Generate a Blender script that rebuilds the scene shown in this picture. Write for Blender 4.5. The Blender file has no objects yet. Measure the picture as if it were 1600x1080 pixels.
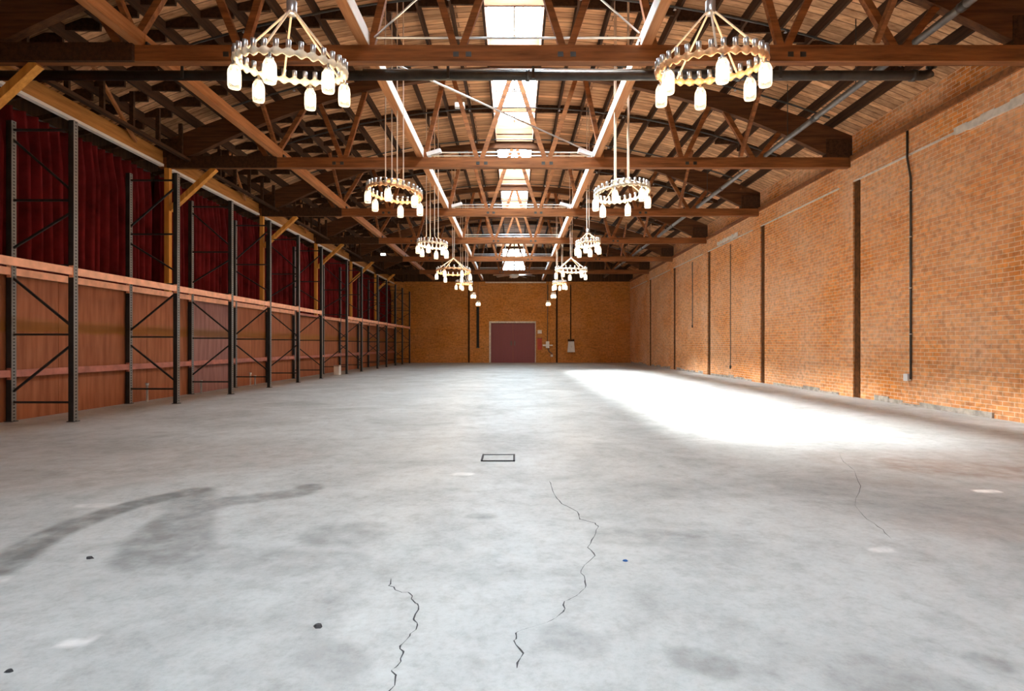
import bpy, math, random
from mathutils import Vector, Matrix
random.seed(7)
sc = bpy.context.scene
COL = sc.collection
R = math.radians

# ------------------------------------------------------------------ camera, sky, sun, exposure
CAM_Z = 1.19
cam = bpy.data.cameras.new('camera')
cam.sensor_width = 36.0
cam.lens = 19.96
cam.shift_x = -4 / 1600
cam.shift_y = -1 / 1600
cam.clip_end = 300
co = bpy.data.objects.new('camera', cam)
co.location = (0, 0, CAM_Z)
co.rotation_euler = (R(90), 0, 0)
COL.objects.link(co)
sc.camera = co

world = bpy.data.worlds.new('sky')
sc.world = world
world.use_nodes = True
bg = world.node_tree.nodes['Background']
bg.inputs[0].default_value = (0.79, 0.925, 1.0, 1)
bg.inputs[1].default_value = 24.0

sun = bpy.data.lights.new('sun', 'SUN')
sun.energy = 72.0
sun.angle = R(30)
sun.color = (1.0, 0.97, 0.92)
so = bpy.data.objects.new('sun', sun)
so.rotation_euler = Vector((4.85, -2.0, -8.0)).to_track_quat('-Z', 'Y').to_euler()
COL.objects.link(so)

sc.view_settings.view_transform = 'Standard'
sc.view_settings.look = 'None'
sc.view_settings.gamma = 1.0
sc.view_settings.use_curve_mapping = False
sc.view_settings.exposure = 1.0
sc.cycles.max_bounces = 10
sc.cycles.diffuse_bounces = 7
sc.cycles.glossy_bounces = 3
sc.cycles.transmission_bounces = 4
sc.cycles.transparent_max_bounces = 12
sc.cycles.sample_clamp_indirect = 6.0
sc.cycles.caustics_reflective = False
sc.cycles.caustics_refractive = False

# ------------------------------------------------------------------ dimensions
BAY = 4.88
TY = [3.34 + BAY * k for k in range(7)]         # the roof trusses
BACK = 37.95
FRONT = -5.0
CH_B, CH_T = 5.265, 5.495                        # bottom chord of a truss
SK_X0, SK_X1 = -0.57, 0.56                       # skylight wells


def bow(x):
    return 7.40 - 0.0349 * (x + 0.1) ** 2


def deck_z(x):
    return 7.79 - 0.0264 * x * x


# ------------------------------------------------------------------ materials
def new_mat(name):
    m = bpy.data.materials.new(name)
    m.use_nodes = True
    nt = m.node_tree
    return m, nt, nt.nodes, nt.links, nt.nodes['Principled BSDF']


def ramp(N, stops):
    r = N.new('ShaderNodeValToRGB')
    e = r.color_ramp.elements
    e[0].position, e[0].color = stops[0][0], (*stops[0][1], 1)
    e[1].position, e[1].color = stops[-1][0], (*stops[-1][1], 1)
    for p, c in stops[1:-1]:
        k = e.new(p)
        k.color = (*c, 1)
    return r


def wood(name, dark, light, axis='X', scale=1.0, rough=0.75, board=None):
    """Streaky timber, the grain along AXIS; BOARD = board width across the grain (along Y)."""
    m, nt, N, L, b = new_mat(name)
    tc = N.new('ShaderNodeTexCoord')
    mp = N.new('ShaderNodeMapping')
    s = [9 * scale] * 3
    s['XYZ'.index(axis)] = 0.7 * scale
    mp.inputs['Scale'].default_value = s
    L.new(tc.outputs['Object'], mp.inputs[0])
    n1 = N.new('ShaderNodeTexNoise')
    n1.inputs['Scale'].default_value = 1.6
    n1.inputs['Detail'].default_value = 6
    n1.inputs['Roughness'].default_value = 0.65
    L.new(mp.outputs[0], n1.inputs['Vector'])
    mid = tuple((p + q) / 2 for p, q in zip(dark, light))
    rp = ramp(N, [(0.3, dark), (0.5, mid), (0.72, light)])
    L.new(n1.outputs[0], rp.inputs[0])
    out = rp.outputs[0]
    if board:
        br = N.new('ShaderNodeTexBrick')
        br.offset = 0.37
        br.inputs['Scale'].default_value = 1.0
        br.inputs['Brick Width'].default_value = 3.1
        br.inputs['Row Height'].default_value = board
        br.inputs['Mortar Size'].default_value = 0.012
        br.inputs['Color1'].default_value = (0.55, 0.5, 0.45, 1)
        br.inputs['Color2'].default_value = (1.25, 1.2, 1.15, 1)
        br.inputs['Mortar'].default_value = (0.34, 0.29, 0.24, 1)
        L.new(tc.outputs['Object'], br.inputs['Vector'])
        mx = N.new('ShaderNodeMixRGB')
        mx.blend_type = 'MULTIPLY'
        mx.inputs[0].default_value = 1.0
        L.new(out, mx.inputs[1])
        L.new(br.outputs[0], mx.inputs[2])
        out = mx.outputs[0]
    L.new(out, b.inputs['Base Color'])
    b.inputs['Roughness'].default_value = rough
    b.inputs['Specular IOR Level'].default_value = 0.25
    bp = N.new('ShaderNodeBump')
    bp.inputs['Strength'].default_value = 0.25
    bp.inputs['Distance'].default_value = 0.01
    L.new(n1.outputs[0], bp.inputs['Height'])
    L.new(bp.outputs[0], b.inputs['Normal'])
    return m


def plain(name, col, rough=0.5, metal=0.0, vary=0.25, scale=6.0, spec=0.4):
    m, nt, N, L, b = new_mat(name)
    tc = N.new('ShaderNodeTexCoord')
    n = N.new('ShaderNodeTexNoise')
    n.inputs['Scale'].default_value = scale
    n.inputs['Detail'].default_value = 4
    L.new(tc.outputs['Object'], n.inputs['Vector'])
    rp = ramp(N, [(0.3, tuple(c * (1 - vary) for c in col)), (0.7, tuple(min(1, c * (1 + vary)) for c in col))])
    L.new(n.outputs[0], rp.inputs[0])
    L.new(rp.outputs[0], b.inputs['Base Color'])
    b.inputs['Roughness'].default_value = rough
    b.inputs['Metallic'].default_value = metal
    b.inputs['Specular IOR Level'].default_value = spec
    return m


def emit(name, col, strength):
    m, nt, N, L, b = new_mat(name)
    b.inputs['Base Color'].default_value = (*col, 1)
    b.inputs['Emission Color'].default_value = (*col, 1)
    b.inputs['Emission Strength'].default_value = strength
    return m


def clear(name, tint, gloss):
    m, nt, N, L, b = new_mat(name)
    N.remove(b)
    t = N.new('ShaderNodeBsdfTransparent')
    t.inputs[0].default_value = (*tint, 1)
    g = N.new('ShaderNodeBsdfGlossy')
    g.inputs['Roughness'].default_value = 0.08
    mx = N.new('ShaderNodeMixShader')
    mx.inputs[0].default_value = gloss
    L.new(t.outputs[0], mx.inputs[1])
    L.new(g.outputs[0], mx.inputs[2])
    L.new(mx.outputs[0], N['Material Output'].inputs[0])
    return m


def brick(name, c1, c2, mortar, pale, pale_amt):
    m, nt, N, L, b = new_mat(name)
    geo = N.new('ShaderNodeNewGeometry')
    tc = N.new('ShaderNodeTexCoord')
    sp = N.new('ShaderNodeSeparateXYZ')
    sn = N.new('ShaderNodeSeparateXYZ')
    L.new(tc.outputs['Object'], sp.inputs[0])
    L.new(geo.outputs['True Normal'], sn.inputs[0])

    def mathn(op, a, bb=None):
        k = N.new('ShaderNodeMath')
        k.operation = op
        L.new(a, k.inputs[0])
        if bb is not None:
            if isinstance(bb, (int, float)):
                k.inputs[1].default_value = bb
            else:
                L.new(bb, k.inputs[1])
        return k.outputs[0]
    ax, ay = mathn('ABSOLUTE', sn.outputs[0]), mathn('ABSOLUTE', sn.outputs[1])
    u = mathn('ADD', mathn('MULTIPLY', sp.outputs[0], ay), mathn('MULTIPLY', sp.outputs[1], ax))
    cb = N.new('ShaderNodeCombineXYZ')
    L.new(u, cb.inputs[0])
    L.new(sp.outputs[2], cb.inputs[1])
    # slightly uneven courses
    nz = N.new('ShaderNodeTexNoise')
    nz.inputs['Scale'].default_value = 2.2
    L.new(cb.outputs[0], nz.inputs['Vector'])
    vm = N.new('ShaderNodeVectorMath')
    vm.operation = 'MULTIPLY_ADD'
    vm.inputs[1].default_value = (0.02, 0.012, 0)
    L.new(nz.outputs['Color'], vm.inputs[0])
    L.new(cb.outputs[0], vm.inputs[2])
    br = N.new('ShaderNodeTexBrick')
    br.inputs['Scale'].default_value = 1.0
    br.inputs['Brick Width'].default_value = 0.215
    br.inputs['Row Height'].default_value = 0.0755
    br.inputs['Mortar Size'].default_value = 0.0075
    br.inputs['Mortar Smooth'].default_value = 0.25
    br.inputs['Bias'].default_value = 0.0
    br.inputs['Color1'].default_value = (*c1, 1)
    br.inputs['Color2'].default_value = (*c2, 1)
    br.inputs['Mortar'].default_value = (*mortar, 1)
    L.new(vm.outputs[0], br.inputs['Vector'])
    # large soft colour drift + pale bloom in blotches
    n2 = N.new('ShaderNodeTexNoise')
    n2.inputs['Scale'].default_value = 0.55
    n2.inputs['Detail'].default_value = 7
    n2.inputs['Roughness'].default_value = 0.62
    L.new(cb.outputs[0], n2.inputs['Vector'])
    rp = ramp(N, [(0.36, (0, 0, 0)), (0.72, (pale_amt,) * 3)])
    L.new(n2.outputs[0], rp.inputs[0])
    mx = N.new('ShaderNodeMixRGB')
    L.new(rp.outputs[0], mx.inputs[0])
    L.new(br.outputs['Color'], mx.inputs[1])
    mx.inputs[2].default_value = (*pale, 1)
    n3 = N.new('ShaderNodeTexNoise')
    n3.inputs['Scale'].default_value = 9.0
    n3.inputs['Detail'].default_value = 5
    L.new(cb.outputs[0], n3.inputs['Vector'])
    r3 = ramp(N, [(0.28, (0.68, 0.64, 0.6)), (0.5, (1, 1, 1)), (0.78, (1.22, 1.2, 1.18))])
    L.new(n3.outputs[0], r3.inputs[0])
    m2 = N.new('ShaderNodeMixRGB')
    m2.blend_type = 'MULTIPLY'
    m2.inputs[0].default_value = 1
    L.new(mx.outputs[0], m2.inputs[1])
    L.new(r3.outputs[0], m2.inputs[2])
    L.new(m2.outputs[0], b.inputs['Base Color'])
    b.inputs['Roughness'].default_value = 0.9
    b.inputs['Specular IOR Level'].default_value = 0.15
    bp = N.new('ShaderNodeBump')
    bp.inputs['Strength'].default_value = 0.5
    bp.inputs['Distance'].default_value = 0.012
    inv = mathn('MULTIPLY', br.outputs['Fac'], -1.0)
    L.new(mathn('ADD', inv, n3.outputs[0]), bp.inputs['Height'])
    L.new(bp.outputs[0], b.inputs['Normal'])
    return m


def concrete():
    m, nt, N, L, b = new_mat('polished_concrete')
    tc = N.new('ShaderNodeTexCoord')
    n1 = N.new('ShaderNodeTexNoise')
    n1.inputs['Scale'].default_value = 0.8
    n1.inputs['Detail'].default_value = 9
    n1.inputs['Roughness'].default_value = 0.66
    n1.inputs['Distortion'].default_value = 0.6
    L.new(tc.outputs['Object'], n1.inputs['Vector'])
    rp = ramp(N, [(0.3, (0.33, 0.34, 0.335)), (0.5, (0.425, 0.442, 0.44)), (0.7, (0.51, 0.535, 0.535))])
    L.new(n1.outputs[0], rp.inputs[0])
    n2 = N.new('ShaderNodeTexNoise')
    n2.inputs['Scale'].default_value = 5.5
    n2.inputs['Detail'].default_value = 8
    n2.inputs['Roughness'].default_value = 0.7
    L.new(tc.outputs['Object'], n2.inputs['Vector'])
    r2 = ramp(N, [(0.28, (0.74, 0.73, 0.72)), (0.5, (1, 1, 1)), (0.75, (1.12, 1.12, 1.12))])
    L.new(n2.outputs[0], r2.inputs[0])
    mx = N.new('ShaderNodeMixRGB')
    mx.blend_type = 'MULTIPLY'
    mx.inputs[0].default_value = 1
    L.new(rp.outputs[0], mx.inputs[1])
    L.new(r2.outputs[0], mx.inputs[2])
    out = mx.outputs[0]
    n4 = N.new('ShaderNodeTexNoise')
    n4.inputs['Scale'].default_value = 26
    n4.inputs['Detail'].default_value = 8
    n4.inputs['Roughness'].default_value = 0.75
    L.new(tc.outputs['Object'], n4.inputs['Vector'])
    r4 = ramp(N, [(0.25, (0.80, 0.79, 0.78)), (0.5, (1, 1, 1)), (0.8, (1.1, 1.1, 1.1))])
    L.new(n4.outputs[0], r4.inputs[0])
    m4 = N.new('ShaderNodeMixRGB')
    m4.blend_type = 'MULTIPLY'
    m4.inputs[0].default_value = 1
    L.new(out, m4.inputs[1])
    L.new(r4.outputs[0], m4.inputs[2])
    out = m4.outputs[0]
    n3 = N.new('ShaderNodeTexNoise')
    n3.inputs['Scale'].default_value = 7
    n3.inputs['Detail'].default_value = 6
    L.new(tc.outputs['Object'], n3.inputs['Vector'])
    r3 = ramp(N, [(0.3, (0.35,) * 3), (0.6, (1, 1, 1))])
    L.new(n3.outputs[0], r3.inputs[0])
    for att, col in (('rust', (0.22, 0.13, 0.085)), ('tyre', (0.09, 0.09, 0.088)), ('paint', (0.93, 0.92, 0.90))):
        a = N.new('ShaderNodeAttribute')
        a.attribute_name = att
        k = N.new('ShaderNodeMath')
        k.operation = 'MULTIPLY'
        L.new(a.outputs['Fac'], k.inputs[0])
        L.new(r3.outputs[0], k.inputs[1])
        q = N.new('ShaderNodeMixRGB')
        L.new(k.outputs[0], q.inputs[0])
        L.new(out, q.inputs[1])
        q.inputs[2].default_value = (*col, 1)
        out = q.outputs[0]
    L.new(out, b.inputs['Base Color'])
    rr = ramp(N, [(0.3, (0.62,) * 3), (0.7, (0.42,) * 3)])
    L.new(n1.outputs[0], rr.inputs[0])
    L.new(rr.outputs[0], b.inputs['Roughness'])
    b.inputs['Specular IOR Level'].default_value = 0.35
    bp = N.new('ShaderNodeBump')
    bp.inputs['Strength'].default_value = 0.12
    bp.inputs['Distance'].default_value = 0.01
    L.new(n2.outputs[0], bp.inputs['Height'])
    L.new(bp.outputs[0], b.inputs['Normal'])
    return m


def perforated():
    """Grey slotted steel of the rack posts: rows of dark teardrop holes up the face."""
    m, nt, N, L, b = new_mat('slotted_steel')
    tc = N.new('ShaderNodeTexCoord')
    sp = N.new('ShaderNodeSeparateXYZ')
    L.new(tc.outputs['Object'], sp.inputs[0])
    k = N.new('ShaderNodeMath')
    k.operation = 'MULTIPLY'
    k.inputs[1].default_value = 1 / 0.0508
    L.new(sp.outputs[2], k.inputs[0])
    f = N.new('ShaderNodeMath')
    f.operation = 'FRACT'
    L.new(k.outputs[0], f.inputs[0])
    g = N.new('ShaderNodeMath')
    g.operation = 'LESS_THAN'
    g.inputs[1].default_value = 0.45
    L.new(f.outputs[0], g.inputs[0])
    ab = N.new('ShaderNodeMath')
    ab.operation = 'ABSOLUTE'
    L.new(sp.outputs[1], ab.inputs[0])
    h = N.new('ShaderNodeMath')
    h.operation = 'LESS_THAN'
    h.inputs[1].default_value = 0.017
    L.new(ab.outputs[0], h.inputs[0])
    q = N.new('ShaderNodeMath')
    q.operation = 'MULTIPLY'
    L.new(g.outputs[0], q.inputs[0])
    L.new(h.outputs[0], q.inputs[1])
    mx = N.new('ShaderNodeMixRGB')
    mx.inputs[1].default_value = (0.19, 0.188, 0.185, 1)
    mx.inputs[2].default_value = (0.02, 0.02, 0.02, 1)
    L.new(q.outputs[0], mx.inputs[0])
    L.new(mx.outputs[0], b.inputs['Base Color'])
    b.inputs['Roughness'].default_value = 0.55
    return m


M = {}
M['brick'] = brick('orange_brick', (0.78, 0.295, 0.062), (0.56, 0.18, 0.034), (0.74, 0.55, 0.38), (0.86, 0.60, 0.40), 0.62)
M['brick_back'] = brick('ochre_brick', (0.68, 0.27, 0.05), (0.50, 0.18, 0.032), (0.50, 0.28, 0.11), (0.75, 0.40, 0.18), 0.45)
M['concrete'] = concrete()
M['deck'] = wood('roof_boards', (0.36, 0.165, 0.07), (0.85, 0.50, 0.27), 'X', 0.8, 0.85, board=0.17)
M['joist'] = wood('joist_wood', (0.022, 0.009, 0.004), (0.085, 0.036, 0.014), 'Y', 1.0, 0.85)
M['truss'] = wood('truss_timber', (0.10, 0.030, 0.009), (0.34, 0.125, 0.038), 'X', 0.9, 0.7)
M['bow'] = wood('bow_timber', (0.045, 0.016, 0.006), (0.16, 0.062, 0.022), 'X', 0.9, 0.75)
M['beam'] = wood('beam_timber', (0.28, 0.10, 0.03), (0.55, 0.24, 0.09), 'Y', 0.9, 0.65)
M['header'] = wood('header_timber', (0.30, 0.115, 0.022), (0.60, 0.27, 0.07), 'Y', 0.9, 0.7)
M['post'] = wood('post_timber', (0.50, 0.20, 0.035), (0.80, 0.40, 0.085), 'Z', 0.9, 0.7)
M['whitewood'] = plain('white_painted_wood', (0.88, 0.83, 0.78), 0.6, vary=0.05)  # white trim; also carries the skylight on the inner beam faces
M['paleboard'] = wood('skylight_lining', (0.16, 0.065, 0.03), (0.32, 0.16, 0.085), 'X', 0.8, 0.8)
M['darkboard'] = wood('dark_wall_boards', (0.035, 0.018, 0.010), (0.12, 0.06, 0.03), 'Z', 0.8, 0.9)
M['rack'] = plain('black_rack_steel', (0.018, 0.020, 0.021), 0.5, 0.0, 0.4)
M['slot'] = perforated()
M['rackbeam'] = plain('faded_orange_steel', (0.82, 0.40, 0.25), 0.5, vary=0.18)
M['rackbeam_dull'] = plain('dull_red_steel', (0.42, 0.15, 0.11), 0.55, vary=0.25)
M['curtain'] = plain('red_velvet', (0.135, 0.011, 0.013), 0.9, vary=0.45, scale=2.5, spec=0.1)
M['metal'] = plain('galvanised_metal', (0.62, 0.63, 0.64), 0.32, 0.9, 0.12)
M['pipe'] = plain('grey_steel_pipe', (0.17, 0.16, 0.15), 0.45, 0.5, 0.25)
M['darkpipe'] = plain('dark_steel_pipe', (0.055, 0.05, 0.045), 0.4, 0.4, 0.3)
M['rope'] = plain('cream_cord', (0.72, 0.58, 0.44), 0.8, vary=0.15)
M['cream'] = plain('cream_ring', (0.78, 0.68, 0.52), 0.5, vary=0.15, scale=20)
M['copper'] = plain('copper_ring', (0.80, 0.44, 0.22), 0.42, 0.35, 0.2, scale=20)  # orange of the coloured light put into the ring colour
M['white'] = plain('white_enamel', (0.82, 0.83, 0.84), 0.4, vary=0.06)
M['red'] = plain('red_paint', (0.55, 0.07, 0.03), 0.5, vary=0.15)
M['plaster'] = plain('grey_plaster', (0.74, 0.69, 0.62), 0.9, vary=0.2, scale=9)
M['footing'] = plain('grey_footing', (0.40, 0.36, 0.32), 0.9, vary=0.4, scale=7)
M['rust'] = plain('rusty_brown_steel', (0.095, 0.036, 0.011), 0.85, vary=0.5, scale=14, spec=0.1)  # dark tone that stands for shade on the pilaster sides
M['black'] = plain('black_matt', (0.012, 0.010, 0.009), 0.7)
M['bluebit'] = plain('blue_plastic', (0.02, 0.12, 0.35), 0.4)
M['stone'] = plain('dark_chip', (0.05, 0.05, 0.055), 0.8)
M['pane'] = clear('skylight_glass', (0.96, 0.98, 1.0), 0.04)
def jar_glass():
    m, nt, N, L, b = new_mat('jar_glass')
    t = N.new('ShaderNodeBsdfTransparent')
    t.inputs[0].default_value = (0.97, 0.96, 0.93, 1)
    d = N.new('ShaderNodeBsdfTranslucent')
    d.inputs[0].default_value = (0.95, 0.9, 0.8, 1)
    b.inputs['Base Color'].default_value = (0.9, 0.88, 0.82, 1)
    b.inputs['Roughness'].default_value = 0.12
    m1 = N.new('ShaderNodeMixShader')
    m1.inputs[0].default_value = 0.6
    L.new(b.outputs[0], m1.inputs[1])
    L.new(d.outputs[0], m1.inputs[2])
    lw = N.new('ShaderNodeLayerWeight')
    lw.inputs[0].default_value = 0.35
    rp = ramp(N, [(0.0, (0.14,) * 3), (1.0, (0.75,) * 3)])
    L.new(lw.outputs['Facing'], rp.inputs[0])
    mx = N.new('ShaderNodeMixShader')
    L.new(rp.outputs[0], mx.inputs[0])
    L.new(t.outputs[0], mx.inputs[1])
    L.new(m1.outputs[0], mx.inputs[2])
    L.new(mx.outputs[0], N['Material Output'].inputs[0])
    return m


M['jar'] = jar_glass()
M['bulb'] = emit('glowing_bulb', (1.0, 0.86, 0.66), 5.0)
M['glow'] = emit('lamp_face', (1.0, 0.95, 0.88), 3.5)


def door_wood():
    m, nt, N, L, b = new_mat('maroon_planks')
    tc = N.new('ShaderNodeTexCoord')
    w = N.new('ShaderNodeTexWave')
    w.inputs['Scale'].default_value = 3.4
    w.inputs['Distortion'].default_value = 1.5
    w.inputs['Detail'].default_value = 3
    L.new(tc.outputs['Object'], w.inputs['Vector'])
    rp = ramp(N, [(0.0, (0.16, 0.035, 0.04)), (0.25, (0.27, 0.07, 0.08)), (1.0, (0.36, 0.115, 0.125))])
    L.new(w.outputs[0], rp.inputs[0])
    L.new(rp.outputs[0], b.inputs['Base Color'])
    b.inputs['Roughness'].default_value = 0.6
    return m


def plywood(name, dark, light, band):
    """Red-brown stained sheet with a greenish scuffed band across the middle."""
    m, nt, N, L, b = new_mat(name)
    tc = N.new('ShaderNodeTexCoord')
    mp = N.new('ShaderNodeMapping')
    mp.inputs['Scale'].default_value = (7, 7, 0.8)
    L.new(tc.outputs['Object'], mp.inputs[0])
    n = N.new('ShaderNodeTexNoise')
    n.inputs['Scale'].default_value = 1.5
    n.inputs['Detail'].default_value = 6
    L.new(mp.outputs[0], n.inputs['Vector'])
    rp = ramp(N, [(0.3, dark), (0.7, light)])
    L.new(n.outputs[0], rp.inputs[0])
    sp = N.new('ShaderNodeSeparateXYZ')
    L.new(tc.outputs['Object'], sp.inputs[0])
    n2 = N.new('ShaderNodeTexNoise')
    n2.inputs['Scale'].default_value = 1.7
    L.new(tc.outputs['Object'], n2.inputs['Vector'])
    ad = N.new('ShaderNodeMath')
    ad.operation = 'MULTIPLY_ADD'
    ad.inputs[1].default_value = 0.12
    L.new(n2.outputs[0], ad.inputs[0])
    L.new(sp.outputs[2], ad.inputs[2])
    rb = ramp(N, [(0.0, (0, 0, 0)), (0.615, (0, 0, 0)), (0.645, (0.75,) * 3), (0.69, (0.6,) * 3), (0.74, (0, 0, 0)), (1.0, (0, 0, 0))])
    dv = N.new('ShaderNodeMath')
    dv.operation = 'MULTIPLY'
    dv.inputs[1].default_value = 0.4348
    L.new(ad.outputs[0], dv.inputs[0])
    L.new(dv.outputs[0], rb.inputs[0])
    mx = N.new('ShaderNodeMixRGB')
    L.new(rb.outputs[0], mx.inputs[0])
    L.new(rp.outputs[0], mx.inputs[1])
    mx.inputs[2].default_value = (*band, 1)
    L.new(mx.outputs[0], b.inputs['Base Color'])
    b.inputs['Roughness'].default_value = 0.6
    b.inputs['Specular IOR Level'].default_value = 0.3
    return m


M['door'] = door_wood()
M['ply'] = plywood('red_brown_sheet', (0.23, 0.068, 0.024), (0.38, 0.132, 0.056), (0.27, 0.115, 0.012))
M['ply_pink'] = plywood('mauve_sheet', (0.21, 0.09, 0.075), (0.34, 0.165, 0.14), (0.22, 0.12, 0.04))


# ------------------------------------------------------------------ mesh helpers
class MB:
    """Collects boxes, bars, tubes and turned shapes and links them as ONE mesh object."""

    def __init__(self):
        self.v, self.f, self.smooth = [], [], []

    def add(self, vs, fs, smooth=False):
        o = len(self.v)
        self.v += [tuple(p) for p in vs]
        self.f += [tuple(i + o for i in q) for q in fs]
        self.smooth += [smooth] * len(fs)
        return self

    def box(self, x0, x1, y0, y1, z0, z1):
        vs = [(x, y, z) for z in (z0, z1) for y in (y0, y1) for x in (x0, x1)]
        return self.add(vs, [(0, 2, 3, 1), (4, 5, 7, 6), (0, 1, 5, 4), (2, 6, 7, 3), (0, 4, 6, 2), (1, 3, 7, 5)])

    def bar(self, p, q, w, h, up=(0, 0, 1)):
        p, q = Vector(p), Vector(q)
        d = (q - p).normalized()
        s = d.cross(Vector(up))
        if s.length < 1e-4:
            s = Vector((1, 0, 0))
        s.normalize()
        u = s.cross(d).normalized()
        vs = []
        for e in (p, q):
            for a, b in ((-1, -1), (1, -1), (1, 1), (-1, 1)):
                vs.append(e + s * (a * w / 2) + u * (b * h / 2))
        return self.add(vs, [(3, 2, 1, 0), (4, 5, 6, 7), (0, 1, 5, 4), (1, 2, 6, 5), (2, 3, 7, 6), (3, 0, 4, 7)])

    def tube(self, pts, r, n=8):
        pts = [Vector(p) for p in pts]
        rings = []
        for i, p in enumerate(pts):
            a = pts[max(0, i - 1)]
            b = pts[min(len(pts) - 1, i + 1)]
            d = (b - a).normalized()
            ref = Vector((0, 0, 1)) if abs(d.z) < 0.9 else Vector((1, 0, 0))
            s = d.cross(ref).normalized()
            u = s.cross(d).normalized()
            rings.append([p + (s * math.cos(2 * math.pi * k / n) + u * math.sin(2 * math.pi * k / n)) * r for k in range(n)])
        vs = [q for g in rings for q in g]
        fs = []
        for i in range(len(pts) - 1):
            for k in range(n):
                fs.append((i * n + k, i * n + (k + 1) % n, (i + 1) * n + (k + 1) % n, (i + 1) * n + k))
        fs.append(tuple(range(n))[::-1])
        fs.append(tuple((len(pts) - 1) * n + k for k in range(n)))
        return self.add(vs, fs, n > 6)

    def lathe(self, prof, n=14, c=(0, 0, 0)):
        vs = []
        for r, z in prof:
            for k in range(n):
                a = 2 * math.pi * k / n
                vs.append((c[0] + r * math.cos(a), c[1] + r * math.sin(a), c[2] + z))
        fs = []
        for i in range(len(prof) - 1):
            for k in range(n):
                fs.append((i * n + k, i * n + (k + 1) % n, (i + 1) * n + (k + 1) % n, (i + 1) * n + k))
        fs.append(tuple(range(n))[::-1])
        fs.append(tuple((len(prof) - 1) * n + k for k in range(n)))
        return self.add(vs, fs, True)

    def prism(self, outline, y0, y1):
        """An x-z outline given two depths."""
        n = len(outline)
        vs = [(x, y0, z) for x, z in outline] + [(x, y1, z) for x, z in outline]
        fs = [tuple(range(n)), tuple(range(n, 2 * n))[::-1]]
        fs += [(i, i + n, (i + 1) % n + n, (i + 1) % n) for i in range(n)]
        return self.add(vs, fs)

    def mesh(self, name, mat):
        me = bpy.data.meshes.new(name)
        me.from_pydata(self.v, [], self.f)
        me.polygons.foreach_set('use_smooth', self.smooth)
        if mat:
            me.materials.append(mat)
        me.update()
        return me

    def build(self, name, mat, parent=None, loc=None):
        o = bpy.data.objects.new(name, self.mesh(name, mat))
        COL.objects.link(o)
        if loc:
            o.location = loc
        if parent:
            o.parent = parent
        return o


def tag(o, label, cat, group=None):
    o['label'] = label
    o['category'] = cat
    if group:
        o['group'] = group
    return o


def thing(name, label, cat, loc=(0, 0, 0), group=None):
    o = bpy.data.objects.new(name, None)
    o.empty_display_size = 0.2
    COL.objects.link(o)
    o.location = loc
    return tag(o, label, cat, group)


def struct(o, label=None):
    o['kind'] = 'structure'
    if label:
        o['label'] = label
    return o


ORD = ['zeroth', 'first', 'second', 'third', 'fourth', 'fifth', 'sixth', 'seventh', 'eighth']

# ------------------------------------------------------------------ floor with its stains
CRACK_A = [(0.302, 4.958), (0.31, 4.736), (0.327, 4.4), (0.354, 4.241), (0.447, 4.046), (0.445, 3.868), (0.538, 3.785), (0.547, 3.705), (0.498, 3.532), (0.428, 3.331), (0.454, 3.2), (0.351, 2.992), (0.357, 2.877), (0.344, 2.772), (0.291, 2.687), (0.232, 2.633), (0.216, 2.526), (0.16, 2.45), (0.081, 2.395), (0.005, 2.342), (-0.003, 2.281), (0.034, 2.186), (0.009, 2.087)]
CRACK_B = [(-0.628, 2.885), (-0.622, 2.801), (-0.555, 2.736), (-0.502, 2.715), (-0.469, 2.633), (-0.437, 2.582), (-0.438, 2.462), (-0.412, 2.406), (-0.428, 2.316), (-0.452, 2.242), (-0.429, 2.186), (-0.435, 2.099), (-0.449, 2.075), (-0.427, 2.035), (-0.424, 1.90)]
CRACK_C = [(3.578, 6.249), (3.343, 5.771), (3.224, 5.388), (2.914, 4.778), (2.523, 4.207), (2.402, 3.868), (2.372, 3.654), (2.299, 3.451)]
# (polyline, half width, strength)
TYRE = [([(-2.589, 4.632), (-2.665, 4.513), (-2.761, 4.382), (-2.853, 4.191), (-2.893, 3.955), (-2.919, 3.732), (-2.902, 3.532), (-2.859, 3.342), (-2.777, 3.143), (-2.74, 2.95)], 0.11, 0.75),
        ([(-1.75, 4.55), (-2.085, 4.364), (-2.206, 4.31), (-2.277, 4.174), (-2.34, 4.0), (-2.324, 3.826), (-2.263, 3.592), (-2.213, 3.451), (-2.147, 3.29), (-2.074, 3.124)], 0.13, 0.6),
        ([(-2.597, 4.572), (-2.437, 4.3), (-2.25, 3.9), (-2.0, 3.451), (-1.9, 3.2)], 0.16, 0.5),
        ([(-1.72, 4.76), (-1.69, 4.72)], 0.10, 0.75),
        ([(-1.142, 3.568), (-1.0, 3.6)], 0.2, 0.4), ([(-1.704, 3.19), (-1.2, 3.1)], 0.18, 0.3),
        ([(1.76, 2.151), (1.80, 2.11)], 0.05, 0.5), ([(0.62, 3.55), (1.0, 3.45)], 0.16, 0.35),
        ([(-0.284, 3.94), (-0.18, 3.94)], 0.06, 0.4), ([(0.2, 2.33), (0.27, 2.25)], 0.09, 0.35),
        ([(0.669, 2.151), (0.75, 2.1)], 0.08, 0.4), ([(-0.75, 2.2), (-0.62, 2.1)], 0.09, 0.3),
        ([(0.9, 4.6), (2.6, 4.9)], 0.3, 0.18), ([(2.6, 4.0), (4.4, 3.9)], 0.25, 0.2),
        ([(-2.0, 3.25), (-0.9, 3.15)], 0.1, 0.25), ([(1.2, 2.0), (1.5, 1.95)], 0.1, 0.3)]
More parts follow.
